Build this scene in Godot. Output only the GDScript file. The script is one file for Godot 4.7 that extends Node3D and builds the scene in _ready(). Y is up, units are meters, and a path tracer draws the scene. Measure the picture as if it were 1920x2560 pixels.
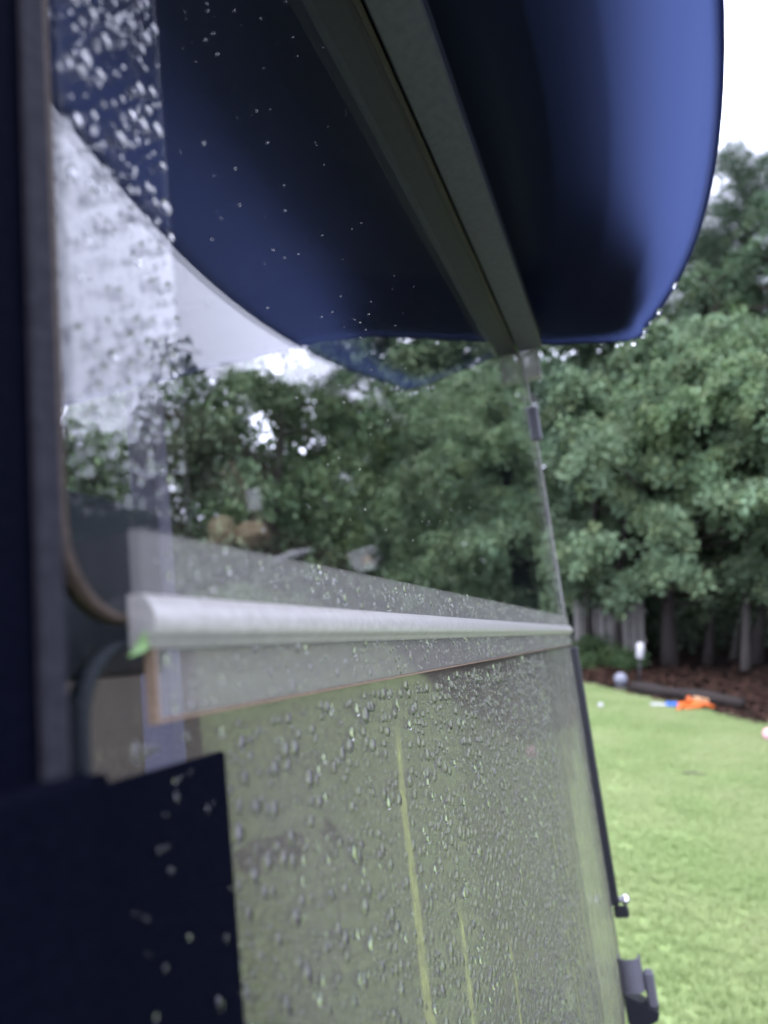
extends Node3D
# A rain-wet golf cart windscreen seen from just in front of it, with a lawn and woods beyond.
# Cart coordinates: H runs across the windscreen, V up along it, N out of its front face (metres, from the eye point).

const EYE := Vector3(0, 1.42, 0)
const O := Vector3(0.83, -1.284, -0.6)      # the cart's own origin, on the ground under its middle
const G := -0.1295                           # the glass plane
var cart: Node3D
var to_world: Transform3D
var rng := RandomNumberGenerator.new()
var M := {}

# ---------------------------------------------------------------- helpers
func numbered(called: String, parent: Node) -> String:
	if not parent.has_node(NodePath(called)):
		return called
	var k := 1
	while parent.has_node(NodePath("%s_%03d" % [called, k])):
		k += 1
	return "%s_%03d" % [called, k]

func lin(r: float, g: float, b: float, a := 1.0) -> Color:
	var c := Color(r, g, b).linear_to_srgb()
	c.a = a
	return c

func mat(r: float, g: float, b: float, rough := 0.6, spec := 0.5) -> StandardMaterial3D:
	var m := StandardMaterial3D.new()
	m.albedo_color = lin(r, g, b)
	m.roughness = rough
	m.metallic_specular = spec
	return m

func noise_tex(freq: float, a: Color, b: Color, s: int, size := 512, octaves := 5) -> NoiseTexture2D:
	var n := FastNoiseLite.new()
	n.noise_type = FastNoiseLite.TYPE_SIMPLEX
	n.frequency = freq
	n.fractal_octaves = octaves
	n.seed = s
	var t := NoiseTexture2D.new()
	t.width = size
	t.height = size
	t.seamless = true
	t.noise = n
	var g := Gradient.new()
	g.set_color(0, a)
	g.set_color(1, b)
	t.color_ramp = g
	return t

func textured(m: StandardMaterial3D, freq: float, a: Color, b: Color, s: int, scale := 1.0, bump := 0.0) -> StandardMaterial3D:
	m.albedo_texture = noise_tex(freq, a, b, s)
	m.albedo_color = Color.WHITE
	m.uv1_triplanar = true
	m.uv1_world_triplanar = true
	m.uv1_scale = Vector3.ONE * scale
	if bump > 0.0:
		m.heightmap_enabled = true
		m.heightmap_texture = noise_tex(freq * 2.0, Color.BLACK, Color.WHITE, s + 1)
		m.heightmap_scale = bump
	return m

func st_new() -> SurfaceTool:
	var st := SurfaceTool.new()
	st.begin(Mesh.PRIMITIVE_TRIANGLES)
	return st

func tri(st: SurfaceTool, a: Vector3, b: Vector3, c: Vector3, out_dir: Vector3) -> void:
	if (b - a).cross(c - a).dot(out_dir) > 0.0:
		var t := b
		b = c
		c = t
	st.add_vertex(a); st.add_vertex(b); st.add_vertex(c)

func quad(st: SurfaceTool, a: Vector3, b: Vector3, c: Vector3, d: Vector3, out_dir: Vector3) -> void:
	tri(st, a, b, c, out_dir)
	tri(st, a, c, d, out_dir)

func box(st: SurfaceTool, c: Vector3, size: Vector3, bevel := 0.002, bs := Basis.IDENTITY) -> void:
	st.set_smooth_group(-1)
	var h := size * 0.5
	var b: float = min(bevel, min(h.x, min(h.y, h.z)) * 0.45)
	var P := func(sx: float, sy: float, sz: float, ax: int) -> Vector3:
		var p := Vector3(sx * (h.x - (0.0 if ax == 0 else b)), sy * (h.y - (0.0 if ax == 1 else b)), sz * (h.z - (0.0 if ax == 2 else b)))
		return c + bs * p
	for s in [-1.0, 1.0]:
		quad(st, P.call(s, -1, -1, 0), P.call(s, 1, -1, 0), P.call(s, 1, 1, 0), P.call(s, -1, 1, 0), bs * Vector3(s, 0, 0))
		quad(st, P.call(-1, s, -1, 1), P.call(1, s, -1, 1), P.call(1, s, 1, 1), P.call(-1, s, 1, 1), bs * Vector3(0, s, 0))
		quad(st, P.call(-1, -1, s, 2), P.call(1, -1, s, 2), P.call(1, 1, s, 2), P.call(-1, 1, s, 2), bs * Vector3(0, 0, s))
		for t in [-1.0, 1.0]:
			quad(st, P.call(s, t, -1, 0), P.call(s, t, 1, 0), P.call(s, t, 1, 1), P.call(s, t, -1, 1), bs * Vector3(s, t, 0))
			quad(st, P.call(s, -1, t, 0), P.call(s, 1, t, 0), P.call(s, 1, t, 2), P.call(s, -1, t, 2), bs * Vector3(s, 0, t))
			quad(st, P.call(-1, s, t, 1), P.call(1, s, t, 1), P.call(1, s, t, 2), P.call(-1, s, t, 2), bs * Vector3(0, s, t))
			for u in [-1.0, 1.0]:
				tri(st, P.call(s, t, u, 0), P.call(s, t, u, 1), P.call(s, t, u, 2), bs * Vector3(s, t, u))

func tube(st: SurfaceTool, pts: Array, radii: Array, segs := 8, closed := false) -> void:
	st.set_smooth_group(0)
	var rings := []
	var n := pts.size()
	for i in n:
		var a: Vector3 = pts[(i - 1 + n) % n] if closed else pts[max(i - 1, 0)]
		var b: Vector3 = pts[(i + 1) % n] if closed else pts[min(i + 1, n - 1)]
		var d := (b - a).normalized()
		var x := d.cross(Vector3(0.31, 0.17, 0.93)).normalized()
		var y := d.cross(x)
		var ring := []
		for k in segs:
			var t := TAU * k / segs
			ring.append(pts[i] + (x * cos(t) + y * sin(t)) * radii[i])
		rings.append(ring)
	for i in (n if closed else n - 1):
		var j := (i + 1) % n
		for k in segs:
			var l := (k + 1) % segs
			var mid: Vector3 = (pts[i] + pts[j]) * 0.5
			quad(st, rings[i][k], rings[i][l], rings[j][l], rings[j][k], (rings[i][k] + rings[j][l]) * 0.5 - mid)
	if not closed:
		for e in [0, n - 1]:
			var q: int = 1 if e == 0 else n - 2
			for k in segs:
				tri(st, pts[e], rings[e][k], rings[e][(k + 1) % segs], pts[e] - pts[q])

func lump(st: SurfaceTool, c: Vector3, r: Vector3, rough: float, s: int, seg := 14, rows := 9) -> void:
	st.set_smooth_group(0)
	var n := FastNoiseLite.new()
	n.seed = s
	n.frequency = 1.1
	var P := func(i: int, k: int) -> Vector3:
		var t := PI * i / rows
		var a := TAU * (k % seg) / seg
		var d := Vector3(sin(t) * cos(a), cos(t), sin(t) * sin(a))
		return c + d * r * (1.0 + rough * n.get_noise_3d(d.x * 1.4 + s, d.y * 1.4, d.z * 1.4))
	for i in rows:
		for k in seg:
			var a: Vector3 = P.call(i, k)
			var b: Vector3 = P.call(i, k + 1)
			var d: Vector3 = P.call(i + 1, k + 1)
			var e: Vector3 = P.call(i + 1, k)
			quad(st, a, b, d, e, (a + d) * 0.5 - c)

func build(called: String, st: SurfaceTool, m: Material, parent: Node = null) -> MeshInstance3D:
	st.generate_normals()
	var mi := MeshInstance3D.new()
	mi.mesh = st.commit()
	mi.material_override = m
	var p: Node = parent if parent else self
	mi.name = numbered(called, p)
	p.add_child(mi, true)
	return mi

func place(called: String, mesh: Mesh, m: Material, t: Transform3D, parent: Node) -> MeshInstance3D:
	var mi := MeshInstance3D.new()
	mi.mesh = mesh
	mi.material_override = m
	mi.transform = t
	mi.name = called
	parent.add_child(mi, true)
	return mi

func thing(called: String, label: String, category: String, at := Vector3.ZERO, turn := 0.0, group := "") -> Node3D:
	var o := Node3D.new()
	o.name = numbered(called, self)
	add_child(o, true)
	o.position = at
	o.rotation.y = turn
	tag(o, label, category, group)
	return o

func tag(o: Node, label: String, category := "", group := "") -> void:
	o.set_meta("label", label)
	if category:
		o.set_meta("category", category)
	if group:
		o.set_meta("group", group)

func scatter(called: String, mesh: Mesh, m: Material, where: Array, tints: Array, parent: Node) -> MultiMeshInstance3D:
	var mm := MultiMesh.new()
	mm.transform_format = MultiMesh.TRANSFORM_3D
	mm.use_colors = tints.size() > 0
	mm.mesh = mesh
	mm.instance_count = where.size()
	for i in where.size():
		mm.set_instance_transform(i, where[i])
		if tints.size() > 0:
			mm.set_instance_color(i, tints[i])
	var o := MultiMeshInstance3D.new()
	o.multimesh = mm
	o.material_override = m
	o.name = numbered(called, parent)
	parent.add_child(o, true)
	return o

func C(h: float, v: float, n: float) -> Vector3:      # cart coordinates -> the cart node's own
	return Vector3(h, v, n) - O

func cbox(st: SurfaceTool, h0: float, h1: float, v0: float, v1: float, n0: float, n1: float, bevel := 0.002) -> void:
	box(st, C((h0 + h1) / 2, (v0 + v1) / 2, (n0 + n1) / 2), Vector3(abs(h1 - h0), abs(v1 - v0), abs(n1 - n0)), bevel)

func extrude_h(st: SurfaceTool, prof: Array, h0: float, h1: float, smooth := 0) -> void:   # prof: closed list of (N, V)
	var mid := Vector2.ZERO
	var pv := PackedVector2Array()
	for q in prof:
		mid += q / prof.size()
		pv.append(q)
	var ccw := not Geometry2D.is_polygon_clockwise(pv)
	st.set_smooth_group(smooth)
	for i in prof.size():
		var a: Vector2 = prof[i]
		var b: Vector2 = prof[(i + 1) % prof.size()]
		var e := (b - a)
		var o := Vector2(e.y, -e.x) if not ccw else Vector2(e.y, -e.x)
		if Geometry2D.is_point_in_polygon((a + b) * 0.5 + o.normalized() * 0.0004, pv):
			o = -o
		quad(st, C(h0, a.y, a.x), C(h1, a.y, a.x), C(h1, b.y, b.x), C(h0, b.y, b.x), Vector3(0, o.y, o.x))
	st.set_smooth_group(-1)
	var idx := Geometry2D.triangulate_polygon(pv)
	for k in range(0, idx.size(), 3):
		var a := pv[idx[k]]
		var b := pv[idx[k + 1]]
		var c := pv[idx[k + 2]]
		tri(st, C(h0, a.y, a.x), C(h0, b.y, b.x), C(h0, c.y, c.x), Vector3(-1, 0, 0))
		tri(st, C(h1, a.y, a.x), C(h1, b.y, b.x), C(h1, c.y, c.x), Vector3(1, 0, 0))

func rounded(h0: float, h1: float, v0: float, v1: float, r: Array) -> PackedVector2Array:   # radii: bottom-left, bottom-right, top-right, top-left
	var out := PackedVector2Array()
	var cs := [Vector2(h0 + r[0], v0 + r[0]), Vector2(h1 - r[1], v0 + r[1]), Vector2(h1 - r[2], v1 - r[2]), Vector2(h0 + r[3], v1 - r[3])]
	for k in 4:
		for i in 9:
			var t := PI + PI / 2 * k + PI / 2 * i / 8.0
			out.append(cs[k] + Vector2(cos(t), sin(t)) * r[k])
	return out

func sheet(st: SurfaceTool, o: PackedVector2Array, n: float, dir: float) -> void:
	st.set_smooth_group(-1)
	var c := Vector2.ZERO
	for q in o:
		c += q / o.size()
	for i in o.size():
		var a := o[i]
		var b := o[(i + 1) % o.size()]
		if a.distance_to(b) < 1e-6:
			continue
		tri(st, C(c.x, c.y, n), C(a.x, a.y, n), C(b.x, b.y, n), Vector3(0, 0, dir))

func rim(st: SurfaceTool, o: PackedVector2Array, n0: float, n1: float, w: float) -> void:   # a band round the pane's edge
	st.set_smooth_group(0)
	var c := Vector2.ZERO
	for q in o:
		c += q / o.size()
	for i in o.size():
		var a := o[i]
		var b := o[(i + 1) % o.size()]
		if a.distance_to(b) < 1e-6:
			continue
		var e := (b - a).normalized()
		var out := Vector2(e.y, -e.x)
		var oo := Vector3(out.x, out.y, 0)
		var ao := a + out * w * 0.4
		var bo := b + out * w * 0.4
		var ai := a - out * w * 0.6
		var bi := b - out * w * 0.6
		quad(st, C(ao.x, ao.y, n0), C(bo.x, bo.y, n0), C(bo.x, bo.y, n1), C(ao.x, ao.y, n1), oo)
		quad(st, C(ai.x, ai.y, n1), C(bi.x, bi.y, n1), C(bo.x, bo.y, n1), C(ao.x, ao.y, n1), Vector3(0, 0, 1))
		quad(st, C(ai.x, ai.y, n0), C(bi.x, bi.y, n0), C(bo.x, bo.y, n0), C(ao.x, ao.y, n0), Vector3(0, 0, -1))
		quad(st, C(ai.x, ai.y, n0), C(bi.x, bi.y, n0), C(bi.x, bi.y, n1), C(ai.x, ai.y, n1), -oo)

func polar(deg: float, r: float) -> Vector3:
	var t := deg_to_rad(deg)
	return on_ground(r * sin(t), -r * cos(t))

func on_ground(x: float, z: float) -> Vector3:
	return Vector3(x, ground_height(x, z), z)

var bumps := FastNoiseLite.new()
func ground_height(x: float, z: float) -> float:
	var r := sqrt(x * x + z * z)
	var a := rad_to_deg(atan2(x, -z))
	var up := (smoothstep(25.0, 38.0, a) + 0.4 * smoothstep(36.0, 45.0, a)) * (1.0 - smoothstep(85.0, 120.0, a))
	return up * (2.0 * smoothstep(3.5, 12.0, r) + 1.5 * smoothstep(11.5, 16.0, r)) + bumps.get_noise_2d(x * 8.0, z * 8.0) * 0.02 * smoothstep(1.0, 5.0, r)

const EDGE := [[-180, 1.6], [-40, 1.2], [5, 1.2], [13.0, 1.4], [14.0, 9.75], [14.9, 9.57], [20.8, 8.48], [26.2, 7.73], [31, 8.4], [36, 10], [42, 11.4], [48, 11.2], [49.5, 1.5], [80, 1.5], [180, 1.6]]
func lawn_edge(a: float) -> float:
	for i in EDGE.size() - 1:
		if a <= EDGE[i + 1][0]:
			var t: float = (a - EDGE[i][0]) / float(EDGE[i + 1][0] - EDGE[i][0])
			return lerp(float(EDGE[i][1]), float(EDGE[i + 1][1]), smoothstep(0.0, 1.0, t) * 0.4 + t * 0.6)
	return 13.0

# ---------------------------------------------------------------- the scene
func _ready() -> void:
	rng.seed = 7
	bumps.seed = 3
	bumps.frequency = 0.1
	var cam := Camera3D.new()
	cam.name = "camera"
	add_child(cam)
	cam.position = EYE
	cam.rotation_degrees = Vector3(4, 0, 0)
	cam.fov = 67.3
	cam.near = 0.02
	cam.far = 400
	var lens := CameraAttributesPhysical.new()
	lens.frustum_focal_length = 18.03
	lens.frustum_focus_distance = 0.5
	lens.frustum_near = 0.02
	lens.frustum_far = 400
	lens.exposure_aperture = 4.3
	cam.attributes = lens
	cam.current = true

	var env := Environment.new()
	env.background_mode = Environment.BG_SKY
	var sky := ProceduralSkyMaterial.new()
	sky.sky_top_color = lin(0.74, 0.78, 1.0)
	sky.sky_horizon_color = lin(0.69, 0.73, 0.96)
	sky.sky_curve = 0.3
	sky.ground_bottom_color = lin(0.05, 0.06, 0.03)
	sky.ground_horizon_color = lin(0.08, 0.09, 0.06)
	sky.sun_angle_max = 1.0
	env.sky = Sky.new()
	env.sky.sky_material = sky
	env.tonemap_mode = Environment.TONE_MAPPER_LINEAR
	env.tonemap_exposure = 4.6
	env.sdfgi_enabled = true
	env.ssao_enabled = true
	env.ssil_enabled = true
	var we := WorldEnvironment.new()
	we.name = "world_environment"
	we.environment = env
	add_child(we)
	var sun := DirectionalLight3D.new()
	sun.name = "sun"
	add_child(sun)
	sun.rotation_degrees = Vector3(-62, -40, 0)
	sun.light_energy = 0.18
	sun.light_color = Color(1.0, 0.97, 0.93)
	sun.light_angular_distance = 20.0
	sun.shadow_enabled = true

	materials()
	land()
	woods()
	bed_things()
	golf_cart()

func materials() -> void:
	M.lawn = textured(mat(1, 1, 1, 0.9, 0.2), 0.02, lin(0.24, 0.34, 0.13), lin(0.32, 0.40, 0.18), 11, 0.35, 0.6)
	M.bed = textured(mat(1, 1, 1, 0.95, 0.2), 0.03, lin(0.006, 0.0045, 0.004), lin(0.034, 0.021, 0.016), 12, 0.6, 3.0)
	M.drive = textured(mat(1, 1, 1, 0.95, 0.06), 0.05, lin(0.010, 0.009, 0.008), lin(0.05, 0.046, 0.038), 15, 0.8)
	M.grass = mat(1, 1, 1, 0.7, 0.3)
	M.grass.vertex_color_use_as_albedo = true
	M.grass.backlight_enabled = true
	M.grass.backlight = Color(0.5, 0.5, 0.5)
	M.leaf = mat(1, 1, 1, 0.55, 0.4)
	M.leaf.vertex_color_use_as_albedo = true
	M.leaf.backlight_enabled = true
	M.leaf.backlight = Color(0.4, 0.45, 0.3)
	M.litter = mat(1, 1, 1, 0.9, 0.2)
	M.litter.vertex_color_use_as_albedo = true
	M.bark = textured(mat(1, 1, 1, 0.95, 0.2), 0.05, lin(0.03, 0.026, 0.024), lin(0.12, 0.105, 0.095), 13, 2.0, 2.0)
	M.pale_bark = textured(mat(1, 1, 1, 0.95, 0.2), 0.06, lin(0.08, 0.07, 0.065), lin(0.22, 0.2, 0.18), 14, 2.0, 2.0)
	# cart
	M.roof = mat(0.014, 0.018, 0.05, 0.5, 0.25)
	M.roof.uv1_triplanar = true
	M.roof.heightmap_enabled = true
	M.roof.heightmap_texture = noise_tex(0.12, Color.BLACK, Color.WHITE, 71)
	M.roof.heightmap_scale = 0.02
	M.roof.uv1_scale = Vector3.ONE * 9.0
	M.roof.backlight_enabled = true
	M.roof.backlight = lin(0.085, 0.12, 0.28)  # blue translucency added so the front edge glows like lens glare
	M.cover = mat(0.03, 0.035, 0.06, 0.5)
	M.rail = textured(mat(1, 1, 1, 0.6, 0.3), 0.03, lin(0.085, 0.085, 0.12), lin(0.12, 0.12, 0.16), 21, 4.0)
	M.black = textured(mat(1, 1, 1, 0.7, 0.08), 0.08, lin(0.001, 0.0014, 0.0045), lin(0.003, 0.0036, 0.008), 22, 6.0)
	M.rubber = mat(0.008, 0.009, 0.012, 0.35, 0.5)
	M.channel = textured(mat(1, 1, 1, 0.65, 0.15), 0.04, lin(0.014, 0.014, 0.019), lin(0.03, 0.03, 0.038), 23, 8.0)
	M.bracket = mat(0.016, 0.02, 0.024, 0.6, 0.2)
	M.edge = textured(mat(1, 1, 1, 0.5, 0.3), 0.06, lin(0.03, 0.022, 0.018), lin(0.10, 0.075, 0.06), 24, 10.0)
	M.painted_glow = textured(mat(1, 1, 1, 0.4, 0.5), 0.06, lin(0.22, 0.21, 0.20), lin(0.36, 0.34, 0.33), 64, 10.0)  # pale tone painted in for the glow along the acrylic edge
	M.glass = StandardMaterial3D.new()
	M.glass.transparency = BaseMaterial3D.TRANSPARENCY_ALPHA
	M.glass.albedo_color = Color(0.5, 0.52, 0.52, 0.004)
	M.glass.roughness = 0.02
	M.glass.metallic_specular = 0.45
	M.strip = M.glass.duplicate()
	M.strip.metallic_specular = 0.36
	M.dull_glass = M.glass.duplicate()
	M.dull_glass.metallic_specular = 0.44
	M.water = StandardMaterial3D.new()
	M.water.transparency = BaseMaterial3D.TRANSPARENCY_ALPHA
	M.water.albedo_color = Color(1, 1, 1, 0.0)
	M.water.roughness = 0.0
	M.water.refraction_enabled = true
	M.water.refraction_scale = 0.033
	M.bead_water = M.water.duplicate()
	M.bead_water.metallic_specular = 0.7
	M.bead_water.clearcoat_enabled = true
	M.bead_water.clearcoat = 0.7
	M.bead_water.clearcoat_roughness = 0.02
	M.hinge = textured(mat(1, 1, 1, 0.42, 0.5), 0.03, lin(0.27, 0.26, 0.24), lin(0.42, 0.41, 0.395), 25, 9.0)
	M.hinge.transparency = BaseMaterial3D.TRANSPARENCY_ALPHA
	M.hinge.albedo_color.a = 0.2
	M.bead = textured(mat(1, 1, 1, 0.35, 0.5), 0.03, lin(0.27, 0.26, 0.24), lin(0.42, 0.41, 0.395), 26, 9.0)
	M.yellowed = textured(mat(1, 1, 1, 0.7, 0.3), 0.05, lin(0.15, 0.10, 0.07), lin(0.30, 0.225, 0.16), 27, 14.0)
	M.chrome = mat(0.8, 0.8, 0.82, 0.18, 0.5)
	M.chrome.metallic = 1.0
	M.clip = textured(mat(1, 1, 1, 0.45, 0.5), 0.06, lin(0.07, 0.07, 0.08), lin(0.12, 0.12, 0.135), 28, 9.0)
	M.seat = textured(mat(1, 1, 1, 0.7, 0.2), 0.06, lin(0.008, 0.008, 0.008), lin(0.02, 0.019, 0.018), 29, 5.0)

# ---------------------------------------------------------------- ground
func land() -> void:
	var st := st_new()
	var radii := [0.0, 1.5, 3, 4.5, 6, 7, 8, 9, 10, 11, 12, 13, 14, 15, 16, 18, 21, 26, 34, 50, 80, 180]
	var turns := 120
	for i in radii.size() - 1:
		for k in turns:
			var a0 := -180.0 + 360.0 * k / turns
			var a1 := -180.0 + 360.0 * (k + 1) / turns
			quad(st, polar(a0, radii[i]), polar(a1, radii[i]), polar(a1, radii[i + 1]), polar(a0, radii[i + 1]), Vector3.UP)
	var ground := build("ground", st, M.bed)
	ground.position.y = -0.03
	ground.set_meta("kind", "structure")
	st = st_new()
	var n := FastNoiseLite.new()
	n.frequency = 0.9
	var rows := 26
	turns = 480
	var P := func(k: int, i: int) -> Vector3:
		var a := -180.0 + 360.0 * (k % turns) / turns
		var r: float = lawn_edge(a) * i / rows
		if i == rows:
			r += n.get_noise_1d(a) * 0.18
		return polar(a, r) + Vector3(0, 0.012, 0)
	for i in rows:
		for k in turns:
			quad(st, P.call(k, i), P.call(k + 1, i), P.call(k + 1, i + 1), P.call(k, i + 1), Vector3.UP)
	build("lawn", st, M.lawn).set_meta("kind", "structure")
	st = st_new()
	for i in 16:
		for k in 96:
			var a0 := -180.0 + 193.4 * k / 96.0
			var a1 := -180.0 + 193.4 * (k + 1) / 96.0
			var up := Vector3(0, 0.008, 0)
			var r0 := 10.5 * i / 16.0
			var r1 := 10.5 * (i + 1) / 16.0
			quad(st, polar(a0, r0) + up, polar(a1, r0) + up, polar(a1, r1) + up, polar(a0, r1) + up, Vector3.UP)
	build("driveway", st, M.drive).set_meta("kind", "structure")
	# tufts of grass where the lawn shows, and fallen leaves on the bed
	st = st_new()
	st.set_smooth_group(-1)
	for b in 7:
		var a := TAU * b / 7.0 + rng.randf()
		var base := Vector3(cos(a), 0, sin(a)) * rng.randf_range(0.0, 0.03)
		var side := Vector3(-sin(a), 0, cos(a)) * 0.004
		var tip := base + Vector3(cos(a) * rng.randf_range(0.005, 0.03), rng.randf_range(0.025, 0.045), sin(a) * rng.randf_range(0.005, 0.03))
		tri(st, base - side, base + side, tip, Vector3(cos(a), 0.3, sin(a)))
	st.generate_normals()
	var tuft := st.commit()
	var where := []
	var tints := []
	var patch := FastNoiseLite.new()
	patch.frequency = 0.35
	for i in 60000:
		var far := i >= 42000
		var a: float = rng.randf_range(28, 62) if far else rng.randf_range(13.2, 31)
		var edge: float = lawn_edge(a) + n.get_noise_1d(a) * 0.18
		var r: float = sqrt(rng.randf_range(4.0, edge * edge))
		var p := polar(a, r) + Vector3(0, 0.012, 0)
		where.append(Transform3D(Basis(Vector3.UP, rng.randf() * TAU).scaled(Vector3.ONE * rng.randf_range(0.4, 0.8)), p))
		var y: float = clamp(0.5 + patch.get_noise_2d(p.x * 3.0, p.z * 3.0) * 0.9 + rng.randf_range(-0.25, 0.25), 0, 1)
		tints.append(Color(lerp(0.27, 0.36, y), lerp(0.36, 0.42, y), lerp(0.15, 0.21, y)))
	scatter("grass", tuft, M.grass, where, tints, self).set_meta("kind", "stuff")
	st = st_new()
	st.set_smooth_group(-1)
	quad(st, Vector3(-0.5, 0.1, 0), Vector3(0, 0, -0.3), Vector3(0.5, 0.14, 0), Vector3(0, 0.02, 0.3), Vector3.UP)
	st.generate_normals()
	var dead := st.commit()
	where = []
	tints = []
	for i in 9000:
		var a := rng.randf_range(13.2, 47)
		var edge := lawn_edge(a)
		var r: float = edge + abs(rng.randfn(0.0, 1.6)) - 0.1
		var p := polar(a, r) + Vector3(0, 0.02, 0)
		where.append(Transform3D(Basis.from_euler(Vector3(rng.randf_range(-0.5, 0.5), rng.randf() * TAU, rng.randf_range(-0.5, 0.5))).scaled(Vector3.ONE * rng.randf_range(0.05, 0.12)), p))
		var k := rng.randf()
		tints.append(Color(lerp(0.012, 0.06, k), lerp(0.009, 0.033, k), lerp(0.007, 0.025, k)))
	scatter("fallen_leaves", dead, M.litter, where, tints, self).set_meta("kind", "stuff")

# ---------------------------------------------------------------- trees
var sprays := {}
func spray(style: String) -> Mesh:
	if sprays.has(style):
		return sprays[style]
	var st := st_new()
	st.set_smooth_group(-1)
	var count: int = {"broad": 18, "needle": 26, "bush": 22}[style]
	for i in count:
		var d := Vector3(rng.randfn(), rng.randfn() * 0.7, rng.randfn()).normalized()
		var c := d * rng.randf_range(0.25, 1.0)
		var along := (d + Vector3(rng.randfn() * 0.5, rng.randfn() * 0.4 - 0.3, rng.randfn() * 0.5)).normalized()
		var side := along.cross(Vector3(rng.randfn(), rng.randfn(), rng.randfn())).normalized()
		var l: float = rng.randf_range(0.35, 0.6)
		var w: float = l * (0.09 if style == "needle" else 0.5)
		if style == "needle":
			l *= 1.5
		var up := along.cross(side) * w * 0.25
		tri(st, c - along * l * 0.5, c + side * w * 0.5 + up, c + along * l * 0.5, along.cross(side))
		tri(st, c - along * l * 0.5, c - side * w * 0.5 + up, c + along * l * 0.5, along.cross(side))
	st.generate_normals()
	sprays[style] = st.commit()
	return sprays[style]

func tree(called: String, label: String, at: Vector3, height: float, crown_low: float, spread: float, tone: Color, opt := {}) -> Node3D:
	var o := thing(called, label, opt.get("category", "tree"), at, 0.0, opt.get("group", ""))
	var style: String = opt.get("style", "broad")
	var lean: Vector3 = opt.get("lean", Vector3(rng.randf_range(-0.03, 0.03), 0, rng.randf_range(-0.03, 0.03)))
	var r0: float = opt.get("trunk", 0.022 * height)
	var st := st_new()
	var spine := func(t: float) -> Vector3:
		return Vector3(lean.x * height * t + 0.12 * sin(t * 5.0 + at.x), height * t, lean.z * height * t + 0.1 * sin(t * 4.0 + at.z))
	var pts := []
	var rad := []
	for i in 9:
		var t := i / 8.0 * 0.94
		pts.append(spine.call(t) - (Vector3(0, 0.15, 0) if i == 0 else Vector3.ZERO))
		rad.append(lerp(r0, r0 * 0.15, t) * (1.35 if i == 0 else 1.0))
	tube(st, pts, rad, 9)
	var blobs: int = opt.get("blobs", 16)
	var where := []
	var tints := []
	var per: int = int(opt.get("sprays", 900) / blobs)
	var size: float = opt.get("size", 0.34)
	var dense: float = opt.get("blob", 0.36)
	for b in blobs:
		var t: float = (b + rng.randf()) / blobs
		var y: float = lerp(crown_low, height, t)
		var shape: float = sin(PI * clamp(0.18 + t * 0.75, 0.0, 1.0)) if style != "needle" else lerp(1.0, 0.3, t)
		var a := b * 2.4 + rng.randf_range(-0.6, 0.6)
		var reach: float = spread * shape * sqrt(rng.randf_range(0.12, 1.0))
		var stem: Vector3 = spine.call(clamp((y - 0.3 * reach) / height, 0.1, 0.94))
		var c := Vector3(stem.x + cos(a) * reach, y, stem.z + sin(a) * reach)
		var own := rng.randf_range(0.65, 1.4)
		var br := spread * dense * rng.randf_range(0.7, 1.25)
		var mid := stem.lerp(c, 0.55) + Vector3(0, -0.08 * reach, 0)
		tube(st, [stem, mid, c], [r0 * 0.32, r0 * 0.2, r0 * 0.06], 5)
		var twigs := 7
		var ways := []
		for k in twigs:
			var out := Vector3(cos(a), 0.25, sin(a)) * 0.7 + Vector3(rng.randfn(), rng.randfn() * 0.6, rng.randfn())
			ways.append(out.normalized() * br * rng.randf_range(1.1, 2.3))
		for i in per:
			var d: Vector3 = ways[i % twigs]
			var t2 := rng.randf()
			var thick: float = br * lerp(0.34, 0.10, t2)
			var p: Vector3 = c - d * 0.25 + d * t2 + Vector3(rng.randfn(), rng.randfn() * 0.7, rng.randfn()) * thick * 0.75 + Vector3(0, -0.75 * br * t2 * t2, 0)
			if p.y < 0.05:
				continue
			where.append(Transform3D(Basis.from_euler(Vector3(rng.randf_range(-0.6, 0.6), rng.randf() * TAU, rng.randf_range(-0.6, 0.6))).scaled(Vector3.ONE * size * rng.randf_range(0.7, 1.3)), p))
			var k := own * rng.randf_range(0.7, 1.3)
			var warm := rng.randf() * rng.randf() * float(opt.get("warm", 0.3))
			tints.append(Color(tone.r * k * (1.0 + warm * 1.4), tone.g * k * (1.0 + warm * 0.5), tone.b * k * (1.0 - warm * 0.4)))
	build("trunk", st, M.pale_bark if opt.get("pale", false) else M.bark, o)
	scatter("crown", spray(style), M.leaf, where, tints, o).set_meta("kind", "stuff")
	return o

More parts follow.
